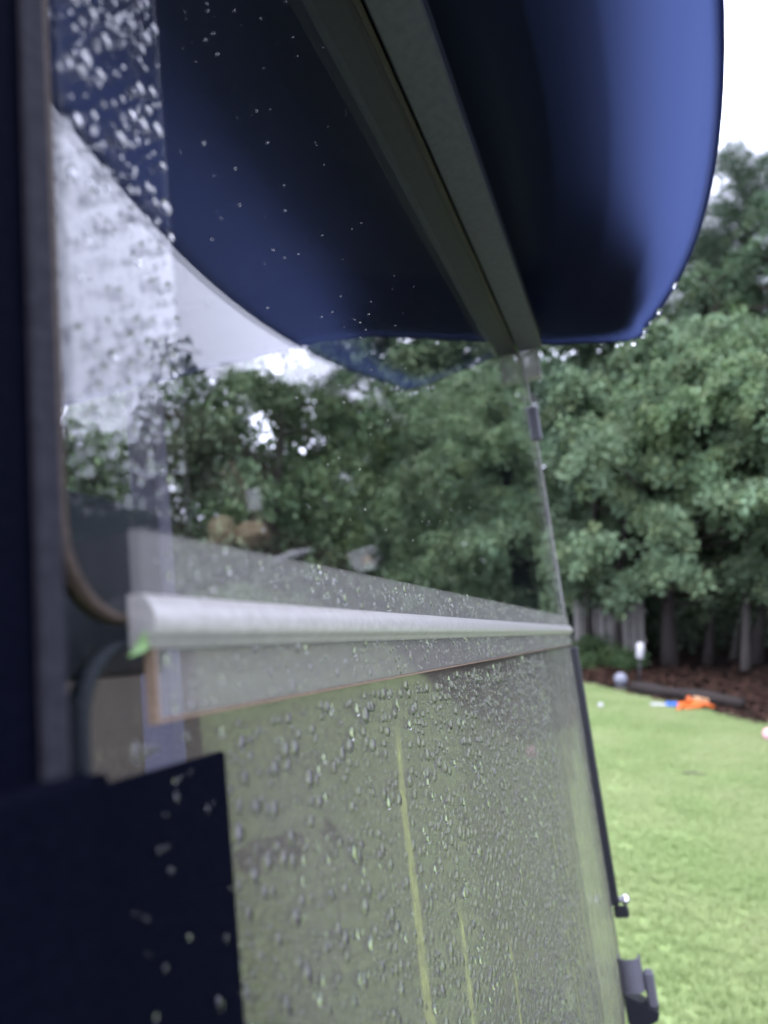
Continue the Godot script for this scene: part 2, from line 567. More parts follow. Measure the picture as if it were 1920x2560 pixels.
func woods() -> void:
	var g := "trees round the lawn"
	# beside the right edge of the windscreen and to its right
	tree("broadleaf_tree", "wide leafy tree right of the windscreen with pale drooping leaves over the toys", polar(20.5, 12.0), 5.0, 1.1, 2.1, Color(0.115, 0.18, 0.105), {"blobs": 64, "sprays": 6400, "size": 0.17, "blob": 0.21, "group": g})
	tree("broadleaf_tree", "dark leafy tree just behind the right edge of the windscreen", polar(15.5, 13.5), 5.8, 1.0, 2.0, Color(0.075, 0.13, 0.08), {"blobs": 50, "sprays": 5000, "size": 0.17, "blob": 0.23, "group": g})
	tree("broadleaf_tree", "leafy tree at the far right with a bright low branch and slim trunk", polar(25.2, 11.8), 4.7, 1.9, 1.7, Color(0.115, 0.185, 0.10), {"blobs": 46, "sprays": 3800, "size": 0.17, "blob": 0.22, "pale": true, "trunk": 0.06, "group": g})
	tree("pine_tree", "tall bluish pine at the top right with sky between its tufts", polar(26.2, 21.0), 11.8, 4.6, 2.6, Color(0.05, 0.085, 0.05), {"style": "needle", "blobs": 40, "sprays": 3000, "size": 0.28, "blob": 0.3, "warm": 0.05, "group": g})
	tree("pine_tree", "thin pine beside the roof corner, shorter than the tall bluish one", polar(22.8, 21.0), 10.0, 5.4, 2.3, Color(0.05, 0.085, 0.05), {"style": "needle", "blobs": 32, "sprays": 2400, "size": 0.28, "blob": 0.3, "warm": 0.05, "group": g})
	tree("pine_tree", "third pine, beyond the right edge of the lawn behind the leafy trees", polar(31.0, 22.0), 9.6, 3.8, 2.4, Color(0.05, 0.085, 0.05), {"style": "needle", "blobs": 20, "sprays": 800, "size": 0.34, "blob": 0.32, "warm": 0.05, "group": g})
	tree("tall_tree", "tall thin-crowned leafy tree between the two pines at the top right", polar(24.4, 18.5), 8.3, 3.2, 1.7, Color(0.07, 0.12, 0.065), {"blobs": 34, "sprays": 1700, "size": 0.18, "blob": 0.24, "group": g})
	tree("tall_tree", "tall thin-crowned leafy tree at the right edge of the picture, right of the pines", polar(28.2, 17.5), 8.6, 3.2, 1.9, Color(0.06, 0.11, 0.06), {"blobs": 34, "sprays": 1700, "size": 0.18, "blob": 0.24, "group": g})
	# mirrored in the upper pane
	var spots := [[36.0, 17.5, 3.9, 1.9, "round leafy tree on the bank above the pale box"], [41.5, 18.5, 3.9, 2.1, "tallest rounded tree on the bank, mirrored in the middle of the glass"],
		[47.0, 18.5, 1.9, 1.7, "leafy tree on the bank behind the tan rocks"], [52.5, 18.0, 2.5, 1.8, "lower leafy tree on the bank left of the tan rocks in the glass"],
		[58.5, 18.0, 2.6, 1.9, "leafy tree on the bank at the far end of the row"], [31.0, 17.0, 3.0, 1.6, "yellowish tree where the bank begins"]]
	for s in spots:
		tree("bank_tree", s[4], polar(s[0], s[1]), s[2], 0.5, s[3], Color(0.075, 0.13, 0.06), {"blobs": 36, "sprays": 2600, "size": 0.26, "blob": 0.32, "warm": 0.5, "group": "trees on the bank"})
	# seen through the cab
	var left := [[-26.0, 17.0, 7.5, "dark tree seen through the wet left edge of the glass"], [-17.0, 18.0, 8.2, "dark tall tree seen through the cab left of its rear post"], [-8.0, 17.0, 7.6, "dark tree seen through the cab under the roof"],
		[0.5, 18.0, 8.4, "tall open tree straight ahead with pale sky in its crown"], [8.0, 16.5, 7.2, "dark tree behind the right part of the upper pane"]]
	for s in left:
		tree("shade_tree", s[3], polar(s[0], s[1]), s[2], 0.9, 2.7, Color(0.065, 0.11, 0.055), {"blobs": 24, "sprays": 1500, "size": 0.42, "blob": 0.34, "group": "trees across the lawn"})
	# slim trunks on the right
	var slim := [[22.9, 12.6, 0.07, "slim dark trunk left of the pale one at the right edge"], [24.4, 13.2, 0.055, "slim pale trunk at the right edge of the lawn"], [25.6, 12.4, 0.1, "thicker dark trunk at the far right"], [17.0, 12.4, 0.06, "slim trunk between the pale fence boards and the lamp"], [14.9, 12.6, 0.08, "dark trunk close to the black edge of the windscreen"]]
	for s in slim:
		tree("slender_tree", s[3], polar(s[0], s[1]), 4.3, 2.7, 0.9, Color(0.07, 0.12, 0.065), {"trunk": s[2], "blobs": 8, "sprays": 400, "size": 0.28, "pale": s[2] < 0.06, "lean": Vector3(0.06, 0, 0.0), "group": g})
	# bushes
	tree("bush", "light green rounded bush at the foot of the bank", polar(31.8, 13.0), 1.15, 0.12, 0.75, Color(0.10, 0.15, 0.05), {"category": "bush", "style": "bush", "blobs": 9, "sprays": 700, "size": 0.14, "trunk": 0.03, "blob": 0.5})
	tree("bush", "low green bush at the foot of the pale fence boards", polar(14.5, 11.4), 0.32, 0.04, 0.5, Color(0.06, 0.11, 0.045), {"category": "bush", "style": "bush", "blobs": 7, "sprays": 420, "size": 0.12, "trunk": 0.02, "blob": 0.5})
	tree("bush", "dark brown-leaved bush left of the tree with the white sign", polar(44.6, 15.6), 2.0, 0.2, 0.95, Color(0.07, 0.055, 0.042), {"category": "bush", "style": "bush", "blobs": 12, "sprays": 800, "size": 0.2, "trunk": 0.05, "blob": 0.5})
	# the far wood: reads as one mass
	var st := st_new()
	var where := []
	var tints := []
	for i in 5200:
		var a := rng.randf_range(-62, 80)
		var r := rng.randf_range(25, 40)
		var p := polar(a, r)
		var top: float = 6.2 + 2.2 * sin(a * 0.31) + 1.4 * sin(a * 0.83 + 1.0)
		p.y += top * pow(rng.randf(), 0.9)
		where.append(Transform3D(Basis.from_euler(Vector3(rng.randf_range(-0.6, 0.6), rng.randf() * TAU, 0)).scaled(Vector3.ONE * rng.randf_range(0.6, 1.2)), p))
		var k := rng.randf_range(0.5, 1.2)
		tints.append(Color(0.06 * k, 0.10 * k, 0.055 * k))
	for i in 2600:
		var a := rng.randf_range(-40, 34)
		var r := rng.randf_range(13.8, 25)
		var p := polar(a, r)
		p.y += (0.5 + 0.9 * bumps.get_noise_2d(p.x * 5.0, p.z * 5.0) + 0.9) * rng.randf()
		where.append(Transform3D(Basis.from_euler(Vector3(rng.randf_range(-0.6, 0.6), rng.randf() * TAU, 0)).scaled(Vector3.ONE * rng.randf_range(0.3, 0.6)), p))
		var k := rng.randf_range(0.5, 1.2)
		tints.append(Color(0.055 * k, 0.088 * k, 0.048 * k))
	scatter("woods", spray("broad"), M.leaf, where, tints, self).set_meta("kind", "stuff")

# ---------------------------------------------------------------- small things round the lawn
func bed_things() -> void:
	var white := textured(mat(1, 1, 1, 0.5), 0.05, lin(0.38, 0.38, 0.40), lin(0.52, 0.52, 0.54), 41, 3.0)
	var orange := mat(0.62, 0.13, 0.02, 0.4)
	var blue := mat(0.03, 0.13, 0.5, 0.4)
	var dark := mat(0.015, 0.015, 0.017, 0.5)
	var st := st_new()
	# pale low fence of boards behind the trunks
	var f := thing("board_fence", "low pale fence of upright boards behind the dark trunks", "fence", polar(16.2, 13.0), -deg_to_rad(16.2))
	var pale := textured(mat(1, 1, 1, 0.8), 0.05, lin(0.2, 0.19, 0.17), lin(0.36, 0.34, 0.31), 42, 2.0)
	var mesh: Mesh
	for k in 9:
		st = st_new()
		box(st, Vector3(0, 0.45, 0), Vector3(0.105, 0.86 + 0.05 * sin(k * 2.3), 0.02), 0.005)
		var b := build("board", st, pale, f)
		b.position = Vector3(-0.5 + k * 0.124, 0, 0.0)
		b.rotation.z = 0.02 * sin(k * 4.1)
	for y in [0.22, 0.7]:
		st = st_new()
		box(st, Vector3(0, y, -0.024), Vector3(1.15, 0.06, 0.024), 0.004)
		build("rail", st, pale, f)
	# small lamp on a stake
	var l := thing("garden_lamp", "small garden lamp with a pale head on a dark stake", "lamp", polar(18.2, 9.5), 0.3)
	st = st_new()
	tube(st, [Vector3(-0.02, -0.05, 0), Vector3(0.0, 0.34, 0)], [0.012, 0.012], 8)
	build("stake", st, dark, l)
	st = st_new()
	tube(st, [Vector3(0, 0.34, 0), Vector3(0.002, 0.36, 0), Vector3(0.012, 0.5, 0), Vector3(0.013, 0.53, 0)], [0.03, 0.042, 0.045, 0.026], 12)
	build("head", st, white, l)
	# ball on a dark foot beside it
	var grey := mat(0.2, 0.21, 0.26, 0.5)
	var gb := thing("garden_ball", "grey ball resting on a dark round foot beside the garden lamp", "garden ball", polar(16.9, 9.35))
	st = st_new()
	tube(st, [Vector3(0, -0.03, 0), Vector3(0, 0.04, 0), Vector3(0, 0.07, 0)], [0.1, 0.085, 0.05], 14)
	build("foot", st, dark, gb)
	st = st_new()
	lump(st, Vector3(0, 0.125, 0), Vector3(0.075, 0.075, 0.075), 0.0, 1, 18, 12)
	build("ball", st, grey, gb)
	# log along the bed
	st = st_new()
	var a0 := polar(17.6, 9.15)
	var a1 := polar(24.5, 8.35)
	var pts := []
	var rad := []
	for i in 9:
		var t := i / 8.0
		pts.append(a0.lerp(a1, t) + Vector3(0.04 * sin(t * 7.0), 0.08 + ground_height(a0.lerp(a1, t).x, a0.lerp(a1, t).z) - a0.lerp(a1, t).y, 0.04 * cos(t * 5.0)))
		rad.append(0.06 + 0.012 * sin(t * 11.0))
	tube(st, pts, rad, 10)
	var log_ := build("log", st, textured(mat(1, 1, 1, 0.9), 0.05, lin(0.012, 0.01, 0.01), lin(0.05, 0.036, 0.03), 43, 2.0, 1.5))
	tag(log_, "dark fallen log lying along the edge of the bed behind the toys", "log")
	# orange plastic toy, splayed
	var toy := thing("plastic_toy", "bright orange plastic toy with splayed legs lying at the lawn's edge", "toy", polar(21.4, 8.22), 0.2)
	st = st_new()
	box(st, Vector3(0, 0.055, 0), Vector3(0.2, 0.05, 0.14), 0.015, Basis.from_euler(Vector3(0.15, 0, 0.12)))
	build("body", st, orange, toy)
	for s in [[-0.16, 0.04, 0.5], [0.13, 0.05, -0.6], [0.2, 0.045, 0.35], [-0.03, 0.11, 0.2]]:
		st = st_new()
		tube(st, [Vector3(s[0] * 0.3, 0.06, 0), Vector3(s[0] * 0.8, s[1] + 0.02, s[2] * 0.08), Vector3(s[0] * 1.15, s[1] - 0.02, s[2] * 0.16)], [0.028, 0.024, 0.02], 8)
		build("leg", st, orange, toy)
	st = st_new()
	box(st, Vector3(0.14, 0.1, -0.03), Vector3(0.13, 0.045, 0.1), 0.014, Basis.from_euler(Vector3(0, 0.3, -0.2)))
	build("tan_cap", st, mat(0.5, 0.3, 0.16, 0.5), toy)
	var t2 := thing("flat_toy", "flat blue and white plastic toy left of the orange one", "toy", polar(19.9, 8.3), -0.15)
	st = st_new()
	box(st, Vector3(0.06, 0.035, 0), Vector3(0.13, 0.04, 0.12), 0.014)
	build("blade", st, blue, t2)
	st = st_new()
	box(st, Vector3(-0.08, 0.03, 0.0), Vector3(0.15, 0.03, 0.06), 0.012)
	build("handle", st, white, t2)
	st = st_new()
	var q := polar(15.5, 8.05)
	lump(st, q + Vector3(0, 0.04, 0), Vector3.ONE * 0.028, 0.0, 1, 16, 10)
	tag(build("ball", st, white), "small white ball on the grass beside the black edge of the windscreen", "ball")
	st = st_new()
	q = polar(26.2, 6.95)
	lump(st, q + Vector3(0, 0.055, 0), Vector3.ONE * 0.052, 0.0, 1, 18, 12)
	tag(build("ball", st, mat(0.75, 0.4, 0.45, 0.45)), "pink ball on the lawn at the right edge of the picture", "ball")
	st = st_new()
	q = polar(21.5, 5.7)
	tube(st, [q + Vector3(-0.07, 0.03, -0.02), q + Vector3(0, 0.036, 0), q + Vector3(0.08, 0.03, 0.025)], [0.006, 0.008, 0.005], 6)
	tag(build("stick", st, mat(0.1, 0.1, 0.07, 0.8)), "short grey stick lying in the open lawn", "stick")
	# on the bank: mirrored in the upper pane
	var rock := textured(mat(1, 1, 1, 0.9), 0.03, lin(0.42, 0.30, 0.19), lin(0.62, 0.48, 0.33), 44, 1.0, 4.0)
	for s in [[44.6, 13.6, Vector3(0.27, 0.34, 0.25), 3, "taller tan rock on the bank, peaked"], [42.9, 13.6, Vector3(0.44, 0.28, 0.28), 8, "longer rounded tan rock on the bank"]]:
		st = st_new()
		var at := polar(s[0], s[1])
		lump(st, at + Vector3(0, s[2].y * 0.45, 0), s[2], 0.35, s[3], 18, 12)
		tag(build("rock", st, rock), s[4], "rock", "tan rocks on the bank")
	# tree with a white sign
	var tr := thing("bare_tree", "bent reddish bare trunk with a forked limb on the bank", "tree", polar(41.6, 14.0))
	st = st_new()
	tube(st, [Vector3(0, -0.3, 0), Vector3(0.03, 0.3, 0), Vector3(0.12, 0.8, 0.02), Vector3(0.28, 1.3, 0.02), Vector3(0.36, 1.7, 0.0)], [0.15, 0.12, 0.11, 0.09, 0.05], 10)
	tube(st, [Vector3(0.1, 0.7, 0), Vector3(0.36, 1.0, 0.1), Vector3(0.5, 1.5, 0.1)], [0.06, 0.05, 0.03], 7)
	build("trunk", st, textured(mat(1, 1, 1, 0.9), 0.05, lin(0.07, 0.035, 0.028), lin(0.2, 0.11, 0.09), 45, 2.0, 2.0), tr)
	var sg := thing("sign", "small white board hung on the bent reddish trunk", "sign", polar(41.4, 13.8) + Vector3(0.12, 0.95, 0.0), -deg_to_rad(42))
	sg.rotation.z = 0.15
	st = st_new()
	box(st, Vector3(0, 0, 0), Vector3(0.26, 0.4, 0.03), 0.008)
	build("board", st, white, sg)
	st = st_new()
	tube(st, [Vector3(-0.09, 0.2, -0.005), Vector3(0, 0.27, -0.02), Vector3(0.09, 0.2, -0.005)], [0.006, 0.006, 0.006], 6)
	build("wire", st, dark, sg)
	# pale box with a lid
	var bx := thing("lidded_box", "small pale box with a lid and a pinkish front on the bank", "box", polar(34.9, 14.5), -deg_to_rad(30))
	st = st_new()
	box(st, Vector3(0, 0.16, 0), Vector3(0.56, 0.36, 0.4), 0.02)
	build("body", st, white, bx)
	st = st_new()
	box(st, Vector3(0, 0.38, 0), Vector3(0.6, 0.07, 0.44), 0.02)
	build("lid", st, white, bx)
	st = st_new()
	box(st, Vector3(-0.05, 0.2, 0.208), Vector3(0.2, 0.16, 0.012), 0.004)
	build("front_panel", st, mat(0.6, 0.42, 0.4, 0.6), bx)
	# pale sheet over the leaf litter, and brush
	st = st_new()
	q = polar(40.6, 13.4)
	lump(st, q + Vector3(0, 0.05, 0), Vector3(0.62, 0.12, 0.3), 0.25, 5, 18, 10)
	tag(build("tarp", st, textured(mat(1, 1, 1, 0.6), 0.03, lin(0.34, 0.34, 0.36), lin(0.55, 0.55, 0.58), 46, 1.0)), "pale grey tarp bunched low on the brown bank", "tarp")
	var place_of := ["uppermost", "middle", "lowest"]
	for k in 3:
		st = st_new()
		var b0 := polar(43.0 - k * 1.1, 13.0 + 0.25 * sin(k * 2.0))
		var b1 := polar(40.0 - k * 1.0, 13.6 + 0.3 * cos(k * 3.0))
		tube(st, [b0 + Vector3(0, 0.1, 0), b0.lerp(b1, 0.5) + Vector3(0, 0.22 + 0.05 * sin(k), 0), b1 + Vector3(0, 0.16, 0)], [0.03, 0.026, 0.012], 6)
		tag(build("fallen_branch", st, M.bark), "brown fallen branch on the bank, %s of the three beside the tarp" % place_of[2 - k], "branch", "fallen branches on the bank")

# ---------------------------------------------------------------- the cart
const HM := 0.80       # the middle of the roof across the cart
func roof_v(h: float, n: float) -> float:
	var v := 0.55
	if n < -0.05:
		v += min(0.3 * (-0.05 - n), 0.13)
	else:
		v -= 0.118 * pow((n + 0.05) / 0.2, 1.6)
	return v + 0.03 * (1.0 - pow((h - HM) / 0.64, 2.0)) + 0.016

func roof_ring(inset: float, corner: float, wider := 0.0) -> Array:
	var out := []
	var r: float = corner
	var hw: float = 0.64 - inset + wider
	var back: float = -1.75 + inset
	# from the rear corner, along the far side, the bowed front, the near side
	var front := func(h: float) -> float: return 0.151 - 0.24 * pow(h - HM, 2.0) - inset
	var cf: float = front.call(HM + hw - r) - r
	for i in 14:
		out.append(Vector2(HM + hw, lerp(back, cf, i / 14.0)))
	for i in 8:
		var t := PI / 2 * i / 8.0
		out.append(Vector2(HM + hw - r + cos(t) * r, cf + sin(t) * r))
	for i in 24:
		var h: float = lerp(HM + hw - r, HM - hw + r, i / 24.0)
		out.append(Vector2(h, front.call(h)))
	for i in 8:
		var t := PI / 2 + PI / 2 * i / 8.0
		out.append(Vector2(HM - hw + r + cos(t) * r, cf + sin(t) * r))
	for i in 14:
		out.append(Vector2(HM - hw, lerp(cf, back, i / 14.0)))
	return out

func loft(st: SurfaceTool, rings: Array, down: bool) -> void:    # rings of Vector3, outermost first
	st.set_smooth_group(0)
	for i in rings.size() - 1:
		var n: int = rings[i].size()
		for k in n:
			var l := (k + 1) % n
			quad(st, rings[i][k], rings[i][l], rings[i + 1][l], rings[i + 1][k], Vector3(0, -1 if down else 1, 0))

func roof_part() -> void:
	# [inset, corner radius, step up]
	var prof := [[0.0, 0.15, -0.016], [0.003, 0.149, -0.018], [0.008, 0.147, -0.014], [0.012, 0.145, 0.0], [0.03, 0.14, 0.001], [0.036, 0.14, 0.009], [0.085, 0.12, 0.008], [0.091, 0.12, 0.017], [0.15, 0.11, 0.015], [0.157, 0.11, 0.026], [0.2, 0.1, 0.024], [0.26, 0.09, 0.021], [0.34, 0.07, 0.021], [0.44, 0.05, 0.021], [0.54, 0.03, 0.021], [0.6, 0.02, 0.021]]
	var rings := []
	for p in prof:
		var ring := []
		for q in roof_ring(p[0], p[1]):
			ring.append(C(q.x, roof_v(q.x, q.y) + p[2], q.y))
		rings.append(ring)
	var st := st_new()
	loft(st, rings, true)
	# close the middle along the cart
	var last: Array = rings[-1]
	var c := Vector3.ZERO
	for q in last:
		c += q / last.size()
	for k in last.size():
		tri(st, c, last[k], last[(k + 1) % last.size()], Vector3(0, -1, 0))
	# the rolled outer lip
	var lip := []
	for p in [[0.0, 0.15, -0.016], [-0.002, 0.15, -0.014], [-0.002, 0.15, -0.010], [0.0, 0.15, -0.008]]:
		var ring := []
		for q in roof_ring(p[0], p[1]):
			ring.append(C(q.x, roof_v(q.x, q.y) + p[2], q.y))
		lip.append(ring)
	loft(st, lip, false)
	var roof := build("roof", st, M.roof, cart)
	# unseen shell added to grade the skylight through the roof, open at the front
	rings = []
	for p in [[0.05, 0.13, 0.0, 0.0], [0.0, 0.15, 0.002, 0.0], [0.0, 0.15, 0.014, 0.0], [0.03, 0.14, 0.026, 0.0], [0.2, 0.08, 0.042, 1.0], [0.4, 0.05, 0.05, 1.0], [0.6, 0.02, 0.052, 1.0]]:
		var ring := []
		for q in roof_ring(p[0], p[1], 0.02):
			var n: float = min(q.y, 0.130 - p[0])
			var gap: float = lerp(0.012, 0.09, smoothstep(-0.04, 0.10, n) * (1.0 - smoothstep(0.9, 1.3, q.x)))
			ring.append(C(q.x, roof_v(q.x, n) + max(gap, 0.03 * p[3]) + p[2], n))
		rings.append(ring)
	st = st_new()
	loft(st, rings, false)
	last = rings[-1]
	c = Vector3.ZERO
	for q in last:
		c += q / last.size()
	for k in last.size():
		tri(st, c, last[k], last[(k + 1) % last.size()], Vector3.UP)
	build("added_shell", st, M.cover, roof)
	# header rail under the roof, against the glass
	st = st_new()
	extrude_h(st, [Vector2(G + 0.001, 0.56), Vector2(G + 0.001, 0.532), Vector2(G + 0.003, 0.530), Vector2(-0.086, 0.530), Vector2(-0.084, 0.532), Vector2(-0.084, 0.56)], 0.17, 1.37, -1)
	build("header_rail", st, M.rail, cart)
	st = st_new()
	extrude_h(st, [Vector2(G - 0.006, 0.56), Vector2(G - 0.006, 0.526), Vector2(-0.165, 0.526), Vector2(-0.165, 0.56)], 0.17, 1.37, -1)
	build("inner_rail", st, M.black, cart)
	st = st_new()
	cbox(st, 1.372, 1.40, 0.478, 0.552, -0.128, -0.094, 0.004)
	var cloudy := mat(0.42, 0.40, 0.37, 0.35)
	cloudy.transparency = BaseMaterial3D.TRANSPARENCY_ALPHA
	cloudy.albedo_color.a = 0.55
	build("end_cap", st, cloudy, cart)
	# drops hanging along the far lip of the roof
	var drop := SphereMesh.new()
	drop.radius = 1.0
	drop.height = 2.0
	drop.radial_segments = 14
	drop.rings = 8
	var ring: Array = roof_ring(0.0, 0.15)
	for i in ring.size() - 1:
		if ring[i].x < 1.1 or ring[i].y < -0.45:
			continue
		for k in 3:
			if rng.randf() < 0.26:
				var q: Vector2 = ring[i].lerp(ring[i + 1], (k + rng.randf()) / 3.0)
				var s := rng.randf_range(0.0012, 0.0042)
				place("raindrop", drop, M.water, Transform3D(Basis.from_scale(Vector3(s, s * rng.randf_range(1.0, 1.7), s)), C(q.x, roof_v(q.x, q.y) - 0.0185 - s * 0.9, q.y - 0.003)), roof)

func drop_mesh(open: bool) -> Mesh:
	var st := st_new()
	st.set_smooth_group(0)
	var seg := 10
	var rows := 5
	var P := func(i: int, k: int) -> Vector3:
		var f := PI / 2 * i / rows
		var a := TAU * (k % seg) / seg
		var x := cos(f) * cos(a)
		var y := cos(f) * sin(a)
		var z := sin(f) * 0.72
		if y > 0:
			x *= 1.0 - 0.35 * y
			y *= 1.4
			z *= 1.0 - 0.3 * y / 1.4
		else:
			y *= 1.15
			z *= 1.0 - 0.12 * y
		return Vector3(x, y, z)
	for i in rows:
		for k in seg:
			var a: Vector3 = P.call(i, k)
			var b: Vector3 = P.call(i, k + 1)
			var c: Vector3 = P.call(i + 1, k + 1)
			var d: Vector3 = P.call(i + 1, k)
			if i == rows - 1:
				tri(st, a, b, c, a + Vector3(0, 0, 0.6))
			else:
				quad(st, a, b, c, d, (a + c) + Vector3(0, 0, 0.2))
	if not open:
		st.set_smooth_group(-1)
		for k in seg:
			tri(st, Vector3.ZERO, P.call(0, k), P.call(0, k + 1), Vector3(0, 0, -1))
	st.generate_normals()
	return st.commit()

var taken := {}
var beads: Array[Vector3] = []
func free_spot(h: float, v: float, r: float) -> bool:
	var cell := 0.004
	var span := int(ceil(r * 1.7 / cell))
	var i := int(floor(h / cell))
	var j := int(floor(v / cell))
	for a in range(i - span, i + span + 1):
		for b in range(j - span, j + span + 1):
			for q in taken.get(Vector2i(a, b), []):
				if Vector2(h - q.x, (v - q.y) * 0.7).length() < (r + q.z) * 0.95:
					return false
	var key := Vector2i(i, j)
	if not taken.has(key):
		taken[key] = []
	taken[key].append(Vector3(h, v, r))
	return true

func drops_on(parent: Node, zone: Rect2, count: int, n: float, small: float, big: float, single: int, avoid: Callable, open := false, flat := 1.0, lens := 0.13) -> void:
	var mesh := drop_mesh(open)
	var shut := drop_mesh(false)
	var wet: Material = M.bead_water if open else M.water
	var list := []
	for i in count:
		var h: float = zone.position.x + zone.size.x * rng.randf()
		var v: float = zone.position.y + zone.size.y * rng.randf()
		var r: float = small + (big - small) * pow(float(count - i) / count, 3.4) * rng.randf_range(0.6, 1.0) + small * 0.5 * rng.randf()
		if avoid.call(h, v, r) or not free_spot(h, v, r):
			continue
		var b := Basis(Vector3(1, 0, 0), Vector3(rng.randf_range(-0.12, 0.12), 1, 0), Vector3(0, 0, 1)).scaled(Vector3(r, r * rng.randf_range(0.85, 1.25), r * rng.randf_range(0.8, 1.1) * flat))
		if r < 0.0008:
			b = Basis.from_scale(Vector3(r, r * 0.9, r * 0.9))
		var d := sqrt(h * h + v * v + n * n)
		list.append([r / (d * d), Transform3D(b, C(h, v, n))])
		beads.append(Vector3(h, v, r))
	list.sort_custom(func(a: Array, b: Array) -> bool: return a[0] > b[0])
	var rest := []
	var lenses := []
	for i in list.size():
		if i < single:
			place("raindrop", shut if open and rng.randf() < lens else mesh, wet, list[i][1], parent)
		elif open and rng.randf() < lens:
			lenses.append(list[i][1])
		else:
			rest.append(list[i][1])
	if lenses.size() > 0:
		scatter("small_raindrops", shut, wet, lenses, [], parent).set_meta("kind", "stuff")
	if rest.size() > 0:
		scatter("small_raindrops", mesh, wet, rest, [], parent).set_meta("kind", "stuff")

const STREAKS := [[0.236, -0.12, 0.008], [0.395, -0.02, 0.011], [0.475, -0.13, 0.01], [0.6, -0.19, 0.008], [0.72, -0.3, 0.009], [0.86, -0.28, 0.0024], [0.881, -0.3, 0.0022], [0.902, -0.1, 0.0048], [0.93, -0.28, 0.0039], [0.948, -0.3, 0.0024], [0.965, -0.1, 0.0049], [0.995, -0.13, 0.0027], [1.014, -0.18, 0.0046], [1.045, -0.11, 0.0023], [1.07, -0.17, 0.0038], [1.086, -0.22, 0.0023], [1.118, -0.11, 0.0039], [1.137, -0.1, 0.004], [1.168, -0.12, 0.0038], [1.189, -0.18, 0.0035], [1.205, -0.26, 0.0048], [1.218, -0.33, 0.0042], [1.236, -0.2, 0.0036], [1.256, -0.08, 0.0027], [1.277, -0.29, 0.0042], [1.295, -0.25, 0.0046], [1.314, -0.19, 0.0052], [1.328, -0.32, 0.0028], [1.357, -0.18, 0.0028], [1.376, -0.29, 0.0036], [1.389, -0.16, 0.0051], [1.422, -0.15, 0.0054], [1.435, -0.26, 0.0054]]
func in_streak(h: float, v: float) -> float:
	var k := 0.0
	for q in STREAKS:
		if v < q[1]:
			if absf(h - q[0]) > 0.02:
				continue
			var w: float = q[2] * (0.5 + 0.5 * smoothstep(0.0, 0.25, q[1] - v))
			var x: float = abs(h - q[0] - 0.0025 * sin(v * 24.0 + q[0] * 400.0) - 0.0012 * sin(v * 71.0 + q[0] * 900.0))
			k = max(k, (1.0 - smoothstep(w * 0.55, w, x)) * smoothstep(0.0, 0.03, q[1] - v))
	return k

func grime_texture() -> ImageTexture:
	# the film of fine spray that dulls the lower pane, tinted pale yellow-green in narrow streaks
	var w := 1400
	var hgt := 700
	var im := Image.create(w, hgt, false, Image.FORMAT_RGBA8)
	var n1 := FastNoiseLite.new()
	n1.seed = 5
	n1.frequency = 0.012
	n1.fractal_octaves = 4
	var n2 := FastNoiseLite.new()
	n2.seed = 6
	n2.frequency = 0.25
	var n3 := FastNoiseLite.new()
	n3.seed = 9
	n3.frequency = 0.09
	for y in hgt:
		var v := 0.013 - 0.613 * y / hgt
		for x in w:
			var h := 0.158 + 1.322 * x / w
			var a := 0.33 + 0.09 * n1.get_noise_2d(x, y) + 0.07 * n2.get_noise_2d(x, y)
			a += 0.26 * smoothstep(0.5, 1.0, h) * (0.7 + 0.6 * n3.get_noise_2d(x * 3.0, y * 0.15))
			a *= 0.55 + 0.45 * smoothstep(0.0, 0.06, 0.006 - v + 0.012 * n1.get_noise_2d(x * 2.0, y * 2.0))
			var run := in_streak(h, v) * (0.75 + 0.5 * n3.get_noise_2d(x * 2.0, y * 0.4))
			a *= lerp(0.12, 1.0, smoothstep(0.2, 0.27, h + 0.02 * n1.get_noise_2d(x * 1.5, y * 1.5)))
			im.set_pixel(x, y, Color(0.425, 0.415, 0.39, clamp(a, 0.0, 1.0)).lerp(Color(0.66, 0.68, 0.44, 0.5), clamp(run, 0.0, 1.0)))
	for q in beads:      # each bead has drunk up the spray under it
		var cx := (q.x - 0.158) / 1.322 * w
		var cy := (0.013 - q.y) / 0.613 * hgt
		var rx: float = q.z / 1.322 * w
		for y in range(int(cy - rx * 1.6), int(cy + rx * 1.2) + 1):
			for x in range(int(cx - rx), int(cx + rx) + 1):
				if x >= 0 and y >= 0 and x < w and y < hgt and Vector2((x + 0.5 - cx) / rx, (y + 0.5 - cy) / (rx * 1.4)).length() < 1.0:
					var was := im.get_pixel(x, y)
					was.a *= 0.06
					im.set_pixel(x, y, was)
	return ImageTexture.create_from_image(im)

